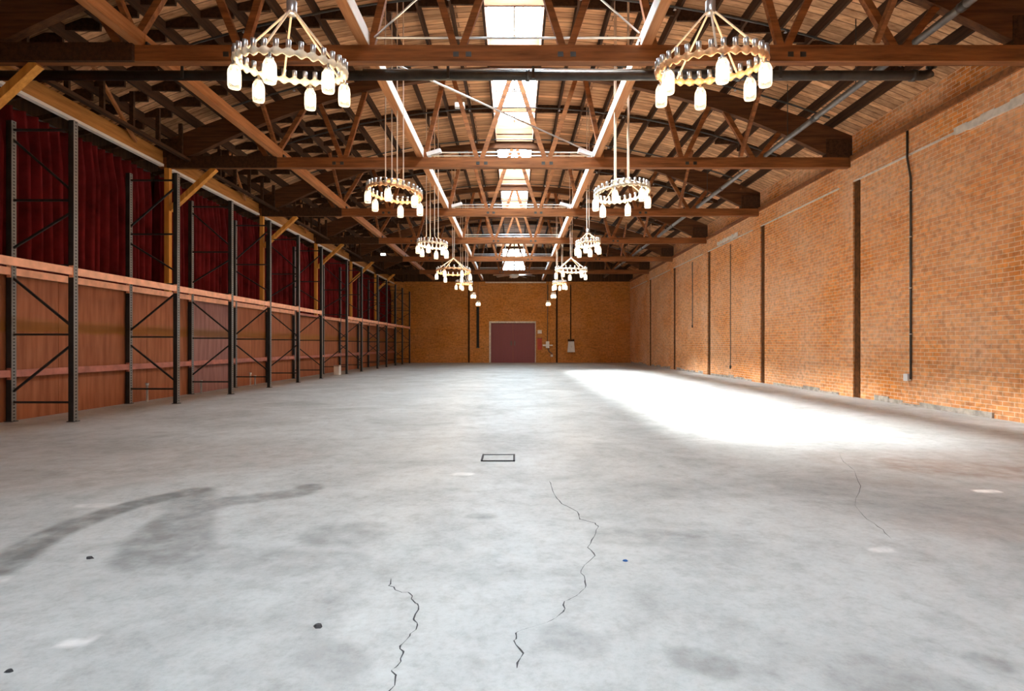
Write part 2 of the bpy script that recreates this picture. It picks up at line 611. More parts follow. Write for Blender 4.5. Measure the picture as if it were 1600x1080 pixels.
BROWN_TINT = [([(4.0, 5.6), (4.9, 5.2), (5.9, 5.0)], 0.42, 0.62), ([(3.6, 5.9), (6.6, 5.9)], 0.5, 0.32), ([(3.2, 5.2), (4.0, 5.0)], 0.4, 0.22),  # soft brown blotches mixed into the floor colour
        ([(-6.5, 6.6), (-4.5, 6.3), (-2.8, 6.0)], 0.7, 0.22), ([(-4.6, 5.0), (-3.6, 5.2)], 0.5, 0.25), ([(2.8, 3.75), (3.8, 3.55)], 0.25, 0.25)]
WHITE_MARK = [([(3.78, 4.612), (3.90, 4.612)], 0.045, 1.0), ([(-0.52, 5.228), (-0.43, 5.228)], 0.05, 0.6), ([(-3.2, 4.2), (-3.0, 4.22)], 0.05, 0.35),  # small near-white spots mixed into the floor colour
         ([(2.1, 3.3), (2.16, 3.3)], 0.04, 0.5), ([(-1.78, 2.26), (-1.72, 2.28)], 0.03, 0.5), ([(-2.75, 2.85), (-2.6, 2.88)], 0.04, 0.4)]


def seg_dist(px, py, pts):
    best = 1e9
    for (ax, ay), (bx, by) in zip(pts, pts[1:]):
        dx, dy = bx - ax, by - ay
        t = max(0, min(1, ((px - ax) * dx + (py - ay) * dy) / max(1e-9, dx * dx + dy * dy)))
        best = min(best, math.hypot(px - ax - t * dx, py - ay - t * dy))
    return best


def lines(lo, hi, a, b, step, coarse):
    out, t = [], lo
    while t < a - 1e-6:
        out.append(t)
        t += min(coarse, max(step, a - t))
    t = a
    while t < b:
        out.append(t)
        t += step
    while t < hi:
        out.append(t)
        t += coarse
    out.append(hi)
    return out


def make_floor():
    xs = lines(-9.3, 8.3, -3.6, 4.6, 0.03, 0.5)
    ys = lines(FRONT, BACK + 0.4, 1.8, 6.6, 0.03, 0.6)
    nx = len(xs)
    vs = [(x, y, 0) for y in ys for x in xs]
    fs = [(j * nx + i, j * nx + i + 1, (j + 1) * nx + i + 1, (j + 1) * nx + i)
          for j in range(len(ys) - 1) for i in range(nx - 1)]
    me = bpy.data.meshes.new('floor')
    me.from_pydata(vs, [], fs)
    me.materials.append(M['concrete'])
    for att, shapes in (('tyre', TYRE), ('rust', BROWN_TINT), ('paint', WHITE_MARK)):
        boxes = []
        for pts, w, s in shapes:
            boxes.append((min(p[0] for p in pts) - w * 1.6, max(p[0] for p in pts) + w * 1.6,
                          min(p[1] for p in pts) - w * 1.6, max(p[1] for p in pts) + w * 1.6, pts, w, s))
        vals = []
        for x, y, z in vs:
            val = 0.0
            for x0, x1, y0, y1, pts, w, s in boxes:
                if x0 < x < x1 and y0 < y < y1:
                    d = seg_dist(x, y, pts) / w
                    val = max(val, s * max(0.0, min(1.0, (1.3 - d) / 0.5)))
            vals.append(val)
        a = me.attributes.new(att, 'FLOAT', 'POINT')
        a.data.foreach_set('value', vals)
    o = bpy.data.objects.new('floor', me)
    COL.objects.link(o)
    struct(o, 'grey worn concrete floor with tyre marks and cracks')
    for pts, w in ((CRACK_A, 0.0045), (CRACK_B, 0.004), (CRACK_C, 0.0035)):
        mb = MB()
        rr = random.Random(len(pts))
        # split every stretch into small jagged steps
        path = []
        for (ax, ay), (bx, by) in zip(pts, pts[1:]):
            for t in (0, 0.35, 0.7):
                j = 0.008 if t else 0.0
                path.append((ax + (bx - ax) * t + rr.uniform(-j, j), ay + (by - ay) * t + rr.uniform(-j, j)))
        path.append(pts[-1])
        vv, ff = [], []
        for i, (x, y) in enumerate(path):
            k = w * (0.25 + 0.75 * rr.random()) * (0.35 if i in (0, len(path) - 1) else 1)
            vv += [(x - k, y, 0.0012), (x + k, y + 0.003, 0.0012)]
            if i:
                q = 2 * i
                ff.append((q - 2, q - 1, q + 1, q))
        mb.add(vv, ff)
        mb.build('crack', M['stone'], o)
    return o


make_floor()

# ------------------------------------------------------------------ walls
def build_walls():
    # right: recessed panels between pilasters, flush band above, set-back parapet
    mb = MB()
    mb.box(8.06, 8.25, FRONT, BACK + 0.4, 0, 4.92)
    cur = FRONT
    for k in range(0, 7):
        y = TY[k] - 0.17
        mb.box(7.755, 8.06, cur, y - 0.2, 0, 4.92)  # slot before each pilaster, shaped to deepen the shade there
        mb.box(7.71, 8.06, y, y + 0.55, 0, 4.92)
        cur = y + 0.55
    mb.box(7.755, 8.06, cur, BACK - 0.3, 0, 4.92)
    mb.box(7.71, 8.06, BACK - 0.3, BACK + 0.4, 0, 4.92)
    mb.box(7.71, 8.25, FRONT, BACK + 0.4, 4.92, 5.41)
    mb.box(7.93, 8.25, FRONT, BACK + 0.4, 5.41, 6.35)
    w = struct(mb.build('wall_right', M['brick']), 'long orange brick wall with pilasters along the right side')
    # pale plaster stretches left on the lintel course
    for y0, y1, z0, z1 in ((6.0, 9.95, 4.86, 4.99), (19.6, 21.6, 4.95, 5.09)):
        p = MB()
        n = 14
        rr = random.Random(3)
        for i in range(n):
            a, b = y0 + (y1 - y0) * i / n, y0 + (y1 - y0) * (i + 1) / n
            p.box(7.695, 7.80, a, b, z0 + rr.uniform(-0.02, 0.015), z1 + rr.uniform(-0.02, 0.02))
        o = p.build('plaster_patch', M['plaster'], w)
        o['label'] = 'pale grey plaster left along the brick lintel course'
    g = MB()
    rr = random.Random(9)
    y = FRONT
    while y < BACK:
        s = rr.uniform(0.25, 0.7)
        hit = any(ty - 0.45 < y + s and y < ty + 0.42 for ty in TY)
        if not hit:
            g.box(7.73 + rr.uniform(-0.015, 0.01), 7.80, y, min(y + s, BACK), 0, rr.uniform(0.03, 0.12))
        y += s
    struct(g.build('baseboard_right', M['footing']), 'rough grey concrete footing along the right wall')
    # thin pale mortar line under the flush band
    t = MB()
    for k in range(0, 7):
        t.box(7.70, 7.805, TY[k] + 0.40, (TY[k + 1] if k < 6 else BACK - 0.12) - 0.19, 4.905, 4.925)
    struct(t.build('trim_1', M['plaster']), 'pale mortar line over the recessed brick panels')
    names = ['over the photographer', 'off the right edge', 'nearest one', 'second one in view', 'third one in view', 'fourth one in view', 'farthest one']
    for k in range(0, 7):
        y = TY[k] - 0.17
        c = MB()  # added dark strip in place of the shaded pilaster side
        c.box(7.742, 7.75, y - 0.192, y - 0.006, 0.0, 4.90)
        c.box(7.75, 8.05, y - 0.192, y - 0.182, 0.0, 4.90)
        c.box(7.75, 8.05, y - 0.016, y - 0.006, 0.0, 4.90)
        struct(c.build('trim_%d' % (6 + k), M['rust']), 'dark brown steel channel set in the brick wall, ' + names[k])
    pl = MB()
    for k in range(0, 7):
        pl.box(7.66, 7.93, TY[k] + 0.12, (TY[k + 1] if k < 6 else BACK) - 0.12, 5.39, 5.50)
    struct(pl.build('trim_2', M['truss']), 'dark timber plate on the ledge of the right wall')

    # back: brick to the plate, dark boarded gable with a window above, doorway
    b = MB()
    DX0, DX1, DZ = -1.58, 1.37, 2.645
    b.box(-9.0, DX0, BACK, BACK + 0.4, 0, 5.42)
    b.box(DX1, 7.95, BACK, BACK + 0.4, 0, 5.42)
    b.box(DX0, DX1, BACK, BACK + 0.4, DZ, 5.42)
    b.box(DX0, DX1, BACK + 0.3, BACK + 0.4, 0, DZ)
    wb = struct(b.build('wall_back', M['brick_back']), 'ochre brick end wall with the maroon door')
    gb = MB()
    WX0, WX1, WZ0, WZ1 = -0.80, 0.70, 6.05, 7.62

    def strip(x0, x1, z0, z1=None):
        n = 10
        for i in range(n):
            a, c = x0 + (x1 - x0) * i / n, x0 + (x1 - x0) * (i + 1) / n
            top = deck_z(min(abs(a), abs(c)) if a * c > 0 else 0) + 0.02 if z1 is None else z1
            if top > z0:
                gb.box(a, c, BACK + 0.1, BACK + 0.3, z0, top)
    strip(-9.0, WX0, 5.42)
    strip(WX1, 8.0, 5.42)
    strip(WX0, WX1, 5.42, WZ0)
    strip(WX0, WX1, WZ1)
    gb.build('gable_boards', M['darkboard'], wb)
    fr = MB()
    for x in (WX0, WX0 + 0.36, (WX0 + WX1) / 2, WX1 - 0.36, WX1):
        fr.box(x - 0.025, x + 0.025, BACK + 0.06, BACK + 0.2, WZ0, WZ1)
    for z in (WZ0, WZ0 + 0.5, WZ0 + 1.05, WZ1):
        fr.box(WX0, WX1, BACK + 0.06, BACK + 0.2, z - 0.025, z + 0.025)
    win = struct(fr.build('window_6', M['whitewood']), 'bright paned window high in the end gable')
    MB().box(WX0, WX1, BACK + 0.15, BACK + 0.16, WZ0, WZ1).build('pane', M['pane'], win)
    d = MB()
    d.box(DX0 - 0.12, DX0, BACK - 0.03, BACK + 0.2, 0, DZ + 0.12)
    d.box(DX0, DX1 + 0.05, BACK - 0.03, BACK + 0.2, DZ, DZ + 0.12)
    d.box(DX1, DX1 + 0.05, BACK - 0.03, BACK + 0.2, 0, DZ)
    dr = struct(d.build('door_1', M['plaster']), 'wide maroon double door in the end wall with pale surround')
    mid = (DX0 + DX1) / 2
    for x0, x1 in ((DX0, mid - 0.004), (mid + 0.004, DX1)):
        leaf = MB()
        n = 8
        for i in range(n):
            a, c = x0 + (x1 - x0) * i / n, x0 + (x1 - x0) * (i + 1) / n
            leaf.box(a + 0.004, c - 0.004, BACK + 0.12, BACK + 0.17, 0.0, DZ)
        leaf.box(x0, x1, BACK + 0.15, BACK + 0.3, 0.0, DZ)
        lf = leaf.build('door_leaf', M['door'], dr)
        hx = mid - 0.12 if x0 == DX0 else mid + 0.12
        MB().box(hx - 0.03, hx + 0.03, BACK + 0.07, BACK + 0.12, 1.15, 1.45).build('door_handle', M['pipe'], lf)
    for i, x in enumerate((-3.05, 2.82)):  # dark strips stand in for the shadowed edges of pilasters
        struct(MB().box(x - 0.055, x + 0.055, BACK - 0.06, BACK, 0, 5.0).build('trim_%d' % (3 + i), M['joist']),
               ['dark vertical timber strip on the end wall left of the door', 'dark vertical timber strip on the end wall right of the door'][i])
    struct(MB().box(-1.95, 2.1, BACK - 0.08, BACK, 5.32, 5.40).build('trim_5', M['plaster']), 'pale horizontal rail at the top of the end wall')
    # left: dark boarded outer wall behind the curtains
    l = MB()
    l.box(-9.05, -8.9, FRONT, BACK + 0.4, 0, 5.75)
    struct(l.build('wall_left', M['darkboard']), 'dark boarded outer wall behind the red curtains')
    # front wall behind the photographer
    f = MB()
    f.box(-9.0, 8.2, FRONT - 0.4, FRONT, 0, 5.42)
    n = 24
    for i in range(n):
        a, c = -9.0 + 17.2 * i / n, -9.0 + 17.2 * (i + 1) / n
        f.box(a, c, FRONT - 0.3, FRONT - 0.1, 5.42, deck_z(min(abs(a), abs(c)) if a * c > 0 else 0) + 0.02)
    struct(f.build('wall_front', M['brick_back']), 'brick front wall behind the photographer')


build_walls()

# ------------------------------------------------------------------ roof
OPEN = [(TY[k] + 0.30, TY[k + 1] - 0.16) for k in range(1, 5)]
OPEN.insert(0, (FRONT + 0.3, TY[0] - 0.16))  # unseen opening, lengthened to brighten the foreground floor


def build_roof():
    xs = [-9.05 + (SK_X0 + 9.05) * i / 12 for i in range(13)] + [SK_X1 + (8.25 - SK_X1) * i / 11 for i in range(12)]
    mb = MB()
    y0, y1 = FRONT - 0.4, BACK + 0.4
    t = 0.035

    def slab(xa, xb, ya, yb):
        za, zb = deck_z(xa), deck_z(xb)
        vs = [(xa, ya, za), (xb, ya, zb), (xb, yb, zb), (xa, yb, za), (xa, ya, za + t), (xb, ya, zb + t), (xb, yb, zb + t), (xa, yb, za + t)]
        mb.add(vs, [(0, 3, 2, 1), (4, 5, 6, 7), (0, 1, 5, 4), (1, 2, 6, 5), (2, 3, 7, 6), (3, 0, 4, 7)])
    for a, b in zip(xs, xs[1:]):
        if abs(a - SK_X0) < 1e-6:
            cur = y0
            for oa, ob in OPEN:
                slab(a, b, cur, oa)
                cur = ob
            slab(a, b, cur, y1)
        else:
            slab(a, b, y0, y1)
    deck = struct(mb.build('ceiling', M['deck']), 'board roof deck on bare joists')
    # joists run the length of the hall
    jx = []
    x = SK_X0 - 0.03
    while x > -8.85:
        jx.append(x)
        x -= 0.61
    x = SK_X1 + 0.03
    while x < 7.9:
        jx.append(x)
        x += 0.61
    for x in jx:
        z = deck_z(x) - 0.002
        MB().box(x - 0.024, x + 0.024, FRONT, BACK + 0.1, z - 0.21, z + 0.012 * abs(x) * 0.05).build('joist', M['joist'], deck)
    jx.sort()
    for k in range(0, 7):
        ym = TY[k] + BAY * 0.5 if k < 6 else 35.4
        b = MB()
        for a, c in zip(jx, jx[1:]):
            if c - a > 0.9:
                continue
            st = 0.03 * random.choice((-1, 1))
            b.box(a + 0.024, c - 0.024, ym + st - 0.024, ym + st + 0.024, deck_z((a + c) / 2) - 0.21, deck_z((a + c) / 2) - 0.004)
        b.build('blocking', M['joist'], deck)
        for fr_ in (0.2, 0.35, 0.65, 0.8):
            b = MB()
            ym = TY[k] + BAY * fr_
            if ym > BACK - 0.3:
                continue
            for a, c in zip(jx, jx[1:]):
                if a > -4.6:
                    continue
                st = 0.03 * random.choice((-1, 1))
                b.box(a + 0.024, c - 0.024, ym + st - 0.024, ym + st + 0.024, deck_z((a + c) / 2) - 0.2, deck_z((a + c) / 2) - 0.004)
            b.build('blocking', M['joist'], deck)
    # skylights
    lab = ['skylight over the photographer', 'nearest skylight, cut by the top edge of the photograph',
           'second skylight, just beyond the nearest roof truss', 'third skylight, seen past the second roof truss',
           'farthest roof skylight, seen past the third truss chord']
    for i, (a, b) in enumerate(OPEN):
        m = MB()
        zt = deck_z(0) + 0.46
        zb = deck_z(0.55) - 0.2
        m.box(SK_X0 - 0.05, SK_X0, a - 0.05, b + 0.05, zb, zt)
        m.box(SK_X1, SK_X1 + 0.05, a - 0.05, b + 0.05, zb, zt)
        m.box(SK_X0, SK_X1, a - 0.05, a, zb, zt)
        m.box(SK_X0, SK_X1, b, b + 0.05, zb, zt)
        nm = i + 1
        s = struct(m.build('window_%d' % nm, M['paleboard']), lab[i])
        MB().box(SK_X0, SK_X1, a, b, zt - 0.03, zt - 0.02).build('pane', M['pane'], s)
        fr = MB()
        ym = (a + b) / 2
        fr.box(SK_X0, SK_X1, ym - 0.03, ym + 0.03, zt - 0.09, zt - 0.032)
        fr.box(-0.02, 0.012, a, b, zt - 0.06, zt - 0.032)
        fr.build('glazing_bar', M['pipe'], s)
        MB().box(SK_X0, SK_X1, ym - 0.03, ym + 0.03, deck_z(0) - 0.2, deck_z(0) - 0.06).build('cross_piece', M['paleboard'], s)


build_roof()


def portal(name, loc, rot, sx, sy):
    """Guides the sampling of the daylight that comes through an opening; gives no light itself."""
    l = bpy.data.lights.new(name, 'AREA')
    l.shape = 'RECTANGLE'
    l.size, l.size_y = sx, sy
    l.cycles.is_portal = True
    o = bpy.data.objects.new(name, l)
    o.location = loc
    o.rotation_euler = rot
    COL.objects.link(o)


for a, b in OPEN:
    portal('skylight_portal', (0, (a + b) / 2, deck_z(0) + 0.47), (0, 0, 0), SK_X1 - SK_X0, b - a)
portal('gable_portal', (-0.05, BACK + 0.3, 6.83), (R(-90), 0, 0), 1.5, 1.57)

# ------------------------------------------------------------------ roof trusses
WEBS = [((0.0, -0.06), (0.70, 0)), ((1.43, 0), (0.80, 0)), ((1.62, 0), (2.02, 0)), ((3.43, 0), (3.85, 0)),
        ((4.50, 0), (3.92, 0)), ((4.82, 0), (5.50, 0)), ((6.12, 0), (5.62, 0))]


def web_pts():
    out = []
    for side in (1, -1):
        for (tx, _), (bx, _) in WEBS:
            off = 0.06 if tx == 0 else 0
            s = -0.06 if side == -1 else 0
            out.append(((side * (tx + off), 0, bow(side * (tx + off)) + 0.06), (side * bx + s, 0, CH_T - 0.03)))
    return out


def make_truss(k):
    y = TY[k]
    labels = ['timber bow roof truss over the photographer',
              'nearest timber roof truss, its chord crossing the top of the photo',
              'second timber roof truss, behind the two nearest ring chandeliers',
              'third timber roof truss, behind the second pair of ring chandeliers',
              'fourth timber roof truss, behind the third pair of chandeliers',
              'fifth timber roof truss, just above the tented wide chandeliers',
              'farthest timber roof truss, just in front of the ceiling fan']
    t = thing('roof_truss', labels[k], 'truss', (0, y, CH_B), 'bowed timber roof trusses')
    L = (0, 0, -CH_B)
    ch = MB().box(-8.18, 7.74, -0.075, 0.075, CH_B, CH_T).build('bottom_chord', M['truss'], t, L)
    # iron splice plates with bolts at the web feet
    for x in (-4.05, -0.75, 0.75, 4.05):
        for dx in (-0.09, 0.09):
            MB().box(x + dx - 0.04, x + dx + 0.04, -0.083, -0.074, CH_B + 0.06, CH_B + 0.13).build('splice_plate', M['darkpipe'], ch)
    # bowed top chord, thickened towards the heels up to the joists
    xs = [-8.35 + 16.1 * i / 44 for i in range(45)]
    lo = [(x, max(bow(x), CH_T - 0.02)) for x in xs]
    hi = [(x, max(bow(x) + 0.17, deck_z(x) - 0.215)) for x in xs]
    m = MB()
    n = len(xs)
    vs = [(x, s * 0.07, z) for s in (-1, 1) for x, z in lo] + [(x, s * 0.07, z) for s in (-1, 1) for x, z in hi]
    fs = []
    for i in range(n - 1):
        fs += [(i, i + 1, 2 * n + i + 1, 2 * n + i), (n + i + 1, n + i, 3 * n + i, 3 * n + i + 1),
               (i + 1, i, n + i, n + i + 1), (2 * n + i, 2 * n + i + 1, 3 * n + i + 1, 3 * n + i)]
    fs += [(0, 2 * n, 3 * n, n), (n - 1, 2 * n - 1, 4 * n - 1, 3 * n - 1)]
    m.add(vs, fs)
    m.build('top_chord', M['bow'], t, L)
    for p, q in web_pts():
        MB().bar(p, q, 0.10, 0.085, up=(0, 1, 0)).build('web', M['truss'], t, L)
    for x0, x1 in ((7.15, 7.74), (-8.18, -7.6)):
        MB().box(x0, x1, -0.09, 0.09, CH_T, CH_T + 0.42).build('heel_block', M['joist'], t, L)
    if k:
        # doubled timber on the left third and the longitudinal sway strut by the outer beam
        MB().box(-7.95, -5.45, -0.13, -0.075, CH_B - 0.02, CH_T + 0.01).build('sister_timber', M['joist'], t, L)
        for x in (-5.42, 5.2):
            MB().bar((x, -0.05, CH_T + 0.05), (x, -1.35, deck_z(x) - 0.2), 0.07, 0.09).build('sway_strut', M['truss'], t, L)
    MB().tube([(-2.1, -0.02, CH_T + 0.13), (1.95, -0.02, CH_T + 0.13)], 0.016, 6).build('tie_rod', M['metal'], t, L)
    if k >= 2:
        MB().tube([(-2.1, -0.02, CH_T + 0.05), (1.95, -0.02, CH_T + 0.05)], 0.012, 6).build('tie_rod', M['metal'], t, L)
    return t


for k in range(7):
    make_truss(k)

# ------------------------------------------------------------------ beams lying on the chords
for bx, side in ((-2.17, 'left inner'), (1.90, 'right inner'), (-5.42, 'left outer')):
    for k in range(7):
        y0 = TY[k] + (0.006)
        y1 = (TY[k + 1] if k < 6 else BACK + 0.05) - 0.006
        if k == 0:
            where = 'running overhead to the nearest truss'
        elif k == 6:
            where = 'running from the farthest truss to the end wall'
        else:
            where = 'running from the %s to the %s truss' % (ORD[k], ORD[k + 1])
        look = {'left inner': 'lit timber beam left of the skylights', 'right inner': 'lit timber beam right of the skylights',
                'left outer': 'orange timber beam nearer the curtains'}[side]
        lab = look + ' ' + where
        o = MB().box(-0.07, 0.07, y0, y1, CH_T, CH_T + 0.2).build('timber_beam', M['beam'])
        o.location.x = bx
        tag(o, lab, 'beam', 'long beams resting on the roof trusses')
        if side != 'left outer':
            s = 1 if bx < 0 else -1  # skylight on the inner side is put in as a white layer
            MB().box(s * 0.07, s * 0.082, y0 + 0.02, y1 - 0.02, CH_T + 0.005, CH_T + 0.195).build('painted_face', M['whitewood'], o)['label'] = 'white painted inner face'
        b = MB()
        b.box(-0.10, 0.10, y0 + 0.0, y0 + 0.16, CH_T + 0.01, CH_T + 0.09)
        b.build('end_bracket', M['darkpipe'], o)

# slanting iron brace rods between the beams
for k in range(0, 3):
    a, b = (-2.0, 1.8)
    z = CH_T + 0.10
    p = MB()
    if k == 1:
        p.tube([(-1.95, TY[1] + 0.6, z), (1.8, TY[2] - 0.05, z)], 0.016, 6)
        lab = 'thin iron rod slanting across from the left beam to the second truss'
    elif k == 0:
        p.tube([(-2.0, TY[1] - 0.1, z), (1.8, TY[0] + 0.3, z), ], 0.014, 6)
        lab = 'thin iron rod slanting up from the nearest truss, left of the skylight'
    else:
        p.tube([(1.78, TY[1] - 0.1, z + 0.06), (-2.0, TY[0] + 0.3, z + 0.06)], 0.014, 6)
        lab = 'thin iron rod slanting up from the nearest truss, right of the skylight'
    tag(p.build('brace_rod', M['metal']), lab, 'rod')

# ------------------------------------------------------------------ left side: posts, header beams, curtains
for k in range(1, 7):
    y = TY[k]
    wh = {1: 'only its brace showing at the left edge', 2: 'nearest whole one, behind the second rack frame',
          3: 'second one along, before the third roof truss', 4: 'third one along, by the fourth roof truss',
          5: 'fourth one along, where the rack changes', 6: 'farthest one, at the end of the red curtains'}[k]
    p = thing('timber_post', 'yellow timber post with knee brace, ' + wh, 'post', (-8.0, y, 0), 'yellow posts along the curtains')
    MB().box(-0.05, 0.06, -0.055, 0.055, 0, CH_B - 0.002).build('post', M['post'], p)
    MB().bar((0.06, 0, 4.30), (1.10, 0, CH_B - 0.01), 0.11, 0.13, up=(0, 1, 0)).build('knee_brace', M['post'], p)
for k in range(0, 7):
    y0 = TY[k] + 0.08
    y1 = (TY[k + 1] - 0.08) if k < 6 else BACK - 0.03
    wh = ('nearest stretch, overhead at the left' if k == 0 else
          'farthest stretch, ending at the brick wall' if k == 6 else 'stretch between the %s and %s truss' % (ORD[k], ORD[k + 1]))
    h = thing('header_beam', 'pale-edged timber header above the curtains, ' + wh, 'beam', (-8.12, (y0 + y1) / 2, 5.30), 'header beams above the curtains')
    Lz = (0, -(y0 + y1) / 2, -5.30)
    MB().box(-0.07, 0.06, y0, y1, 5.32, 5.64).build('beam', M['header'], h, Lz)
    MB().box(0.0, 0.10, y0 + 0.03, y1 - 0.03, 5.27, 5.325).build('edge_strip', M['whitewood'], h, Lz)['label'] = 'white painted lower edge'
    n = 6
    for i in range(n):
        yy = y0 + (i + 0.5) * (y1 - y0) / n
        MB().bar((-0.07, yy, 5.36), (-0.75, yy, 5.22), 0.05, 0.09).build('outrigger', M['joist'], h, Lz)
    for i in range(6):
        yy = y0 + 0.35 + i * (y1 - y0 - 0.7) / 5
        x = 0.67
        MB().box(x - 0.04, x + 0.04, yy - 0.025, yy + 0.025, 5.42, deck_z(-8.12 + x) - 0.2).build('stud', M['joist'], h, Lz)
    MB().box(0.62, 0.72, y0, y1, 5.38, 5.44).build('stud_plate', M['joist'], h, Lz)
    MB().bar((0.1, y1 - 1.0, 5.5), (0.75, y1 - 3.2, deck_z(-7.3) - 0.22), 0.05, 0.07).build('sway_brace', M['beam'], h, Lz)


def curtain(y0, y1, label):
    n = int((y1 - y0) / 0.02)
    rr = random.Random(int(y0 * 100))
    ph = rr.uniform(0, 6)
    vs, fs = [], []
    zs = [0.0, 0.8, 2.0, 3.2, 4.4, 5.0, 5.13]
    pl = []
    t = 0
    while t <= n:
        pl.append(t)
        t += 1
    amp = [rr.uniform(0.55, 1.25) for _ in range(n + 2)]
    for j, z in enumerate(zs):
        for i in range(n + 1):
            y = y0 + (y1 - y0) * i / n
            a = 0.17 * amp[(i // 12)] * (0.55 if j >= 5 else 1.0)
            sn = math.sin(y * 2 * math.pi / 0.24 + ph + 1.3 * math.sin(y * 1.7) + 0.05 * z)
            x = -8.34 + a * (2 * ((1 + sn) / 2) ** 2.4 - 1) + 0.03 * math.sin(y * 5.1 + ph)
            vs.append((x, y + 0.02 * math.sin(z * 1.3 + y * 3), z))
    for j in range(len(zs) - 1):
        for i in range(n):
            q = j * (n + 1) + i
            fs.append((q, q + 1, q + n + 2, q + n + 1))
    mb = MB().add(vs, fs, True)
    o = mb.build('curtain', M['curtain'])
    md = o.modifiers.new('cloth', 'SOLIDIFY')
    md.thickness = 0.008
    tag(o, label, 'curtain', 'red curtains along the left wall')
    MB().tube([(-8.36, y0 + 0.02, 5.14), (-8.36, y1 - 0.02, 5.14)], 0.014, 6).build('curtain_rod', M['darkpipe'], o)


edges = [3.6] + [TY[k] for k in range(1, 7)] + [BACK - 0.25]
for k, (a, b) in enumerate(zip(edges, edges[1:])):
    wh = ['nearest one, at the left picture edge', 'second from the left, behind the second rack frame', 'third from the left edge, past the nearest yellow post',
          'fourth along, between second and third yellow post', 'fifth along, between third and fourth yellow post',
          'sixth along, just past the fourth yellow post', 'farthest one, by the brick end wall'][k]
    curtain(a + 0.02, b - 0.02, 'dark red pleated curtain, ' + wh)

# ------------------------------------------------------------------ sheeting behind the racks
PY = [5.2, 7.5, 9.8, 12.15, 13.8, 15.72, 18.1, 20.5, 22.9, 25.3, 27.7, 30.1, 32.5, 34.9, 37.3]
for i, (a, b) in enumerate(zip(PY, PY[1:])):
    pink = i == 4
    o = MB().box(-0.012, 0.012, a + 0.004, b - 0.004, 0.0, 2.30).build('wall_sheet', M['ply_pink' if pink else 'ply'])
    o.location = (-7.885, 0, 0)
    if pink:
        lab = 'mauve stained wall sheet behind the rack, the only greyish one'
    else:
        lab = 'red-brown wall sheet behind the rack, ' + {0: 'cut by the left picture edge', 1: 'first whole one from the left', 2: 'second whole one from the left',
              3: 'just left of the mauve sheet', 5: 'just right of the mauve sheet', 6: 'second one right of the mauve sheet', 7: 'third one right of the mauve sheet',
              8: 'fourth one right of the mauve sheet', 9: 'fifth one right of the mauve sheet', 10: 'fifth from the brick end wall', 11: 'fourth from the brick end wall',
              12: 'third from the brick end wall', 13: 'nearest the brick end wall'}[i]
    tag(o, lab, 'panel', 'red-brown sheets behind the racks')

# ------------------------------------------------------------------ pallet racks
XF, XR, RH = -6.84, -7.80, 4.66


def make_frame(par, y, mirror, label=None):
    fr = bpy.data.objects.new('upright_frame', None)
    fr.empty_display_size = 0.1
    COL.objects.link(fr)
    fr.parent = par
    fr.location = (0, y, 0)
    for x, s in ((XF, 1), (XR, 1)):
        p = MB()
        p.box(x - 0.045, x + 0.035, -0.042, -0.036, 0.01, RH)
        p.box(x - 0.045, x + 0.035, 0.036, 0.042, 0.01, RH)
        p.box(x - 0.045, x - 0.037, -0.042, 0.042, 0.01, RH)
        p.box(x - 0.06, x + 0.06, -0.06, 0.06, 0.0, 0.012)
        po = p.build('post', M['rack'], fr)
        MB().box(x + 0.034, x + 0.042, -0.042, 0.042, 0.012, RH).build('slotted_face', M['slot'], po)
    H = [0.30, 1.35, 2.42, 3.43, 4.52]
    D = [(0.44, 1.21), (2.25, 1.46), (2.67, 3.26), (4.40, 3.56)]
    for z in H:
        MB().box(XR, XF, -0.016, 0.016, z - 0.016, z + 0.016).build('brace', M['rack'], fr)
    for zr, zf in D:
        if mirror:
            zr, zf = zf, zr
        MB().bar((XR, 0, zr), (XF, 0, zf), 0.03, 0.03, up=(0, 1, 0)).build('brace', M['rack'], fr)
    return fr


def rack_beam(par, x, y0, y1, z0, z1, mat, name='cross_beam'):
    s = 1 if x == XF else -1
    b = MB()
    b.box(x + 0.0 - 0.02, x + 0.03, y0 + 0.045, y1 - 0.045, z0, z1)
    o = b.build(name, mat, par)
    for ya, yb in ((y0 + 0.04, y0 + 0.05), (y1 - 0.05, y1 - 0.04)):
        MB().box(x - 0.03, x + 0.035, ya, yb, z0 - 0.04, z1 + 0.03).build('end_plate', mat, o)
    return o


def make_rack(ys, label, level, start):
    r = thing('pallet_rack', label, 'rack', (0, 0, 0), 'pallet racks along the left wall')
    for i, y in enumerate(ys):
        make_frame(r, y, (i + start) % 2 == 1)
    for a, b in zip(ys, ys[1:]):
        rack_beam(r, XF, a, b, level - 0.115, level, M['rackbeam'])
        rack_beam(r, XR, a, b, level - 0.115, level, M['rackbeam'])
        rack_beam(r, XR, a, b, 0.69, 0.80, M['rackbeam_dull'], 'low_beam')
    return r


YA = [6.55, 8.80, 11.49, 13.69, 15.84, 17.95, 20.09]
YB = [23.15, 25.38, 28.35, 30.33, 32.6, 34.6, 36.99]
make_rack(YA, 'long black pallet rack with pale orange beams, nearest on the left', 2.385, 1)
make_rack(YB, 'farther black pallet rack with thin beams reaching the end wall', 2.36, 0)
# loose timber between the racks
o = MB().box(-7.80, -7.74, 20.2, 23.05, 2.27, 2.345).build('timber_rail', M['rackbeam_dull'])
tag(o, 'reddish rail bridging the gap between the two pallet racks', 'rail')
MB().box(-7.862, -7.80, 20.5, 22.8, 2.24, 2.30).build('wall_cleat', M['joist'], o)
MB().box(-7.80, -7.74, 20.2, 23.05, 0.70, 0.78).build('low_rail', M['rackbeam_dull'], o)

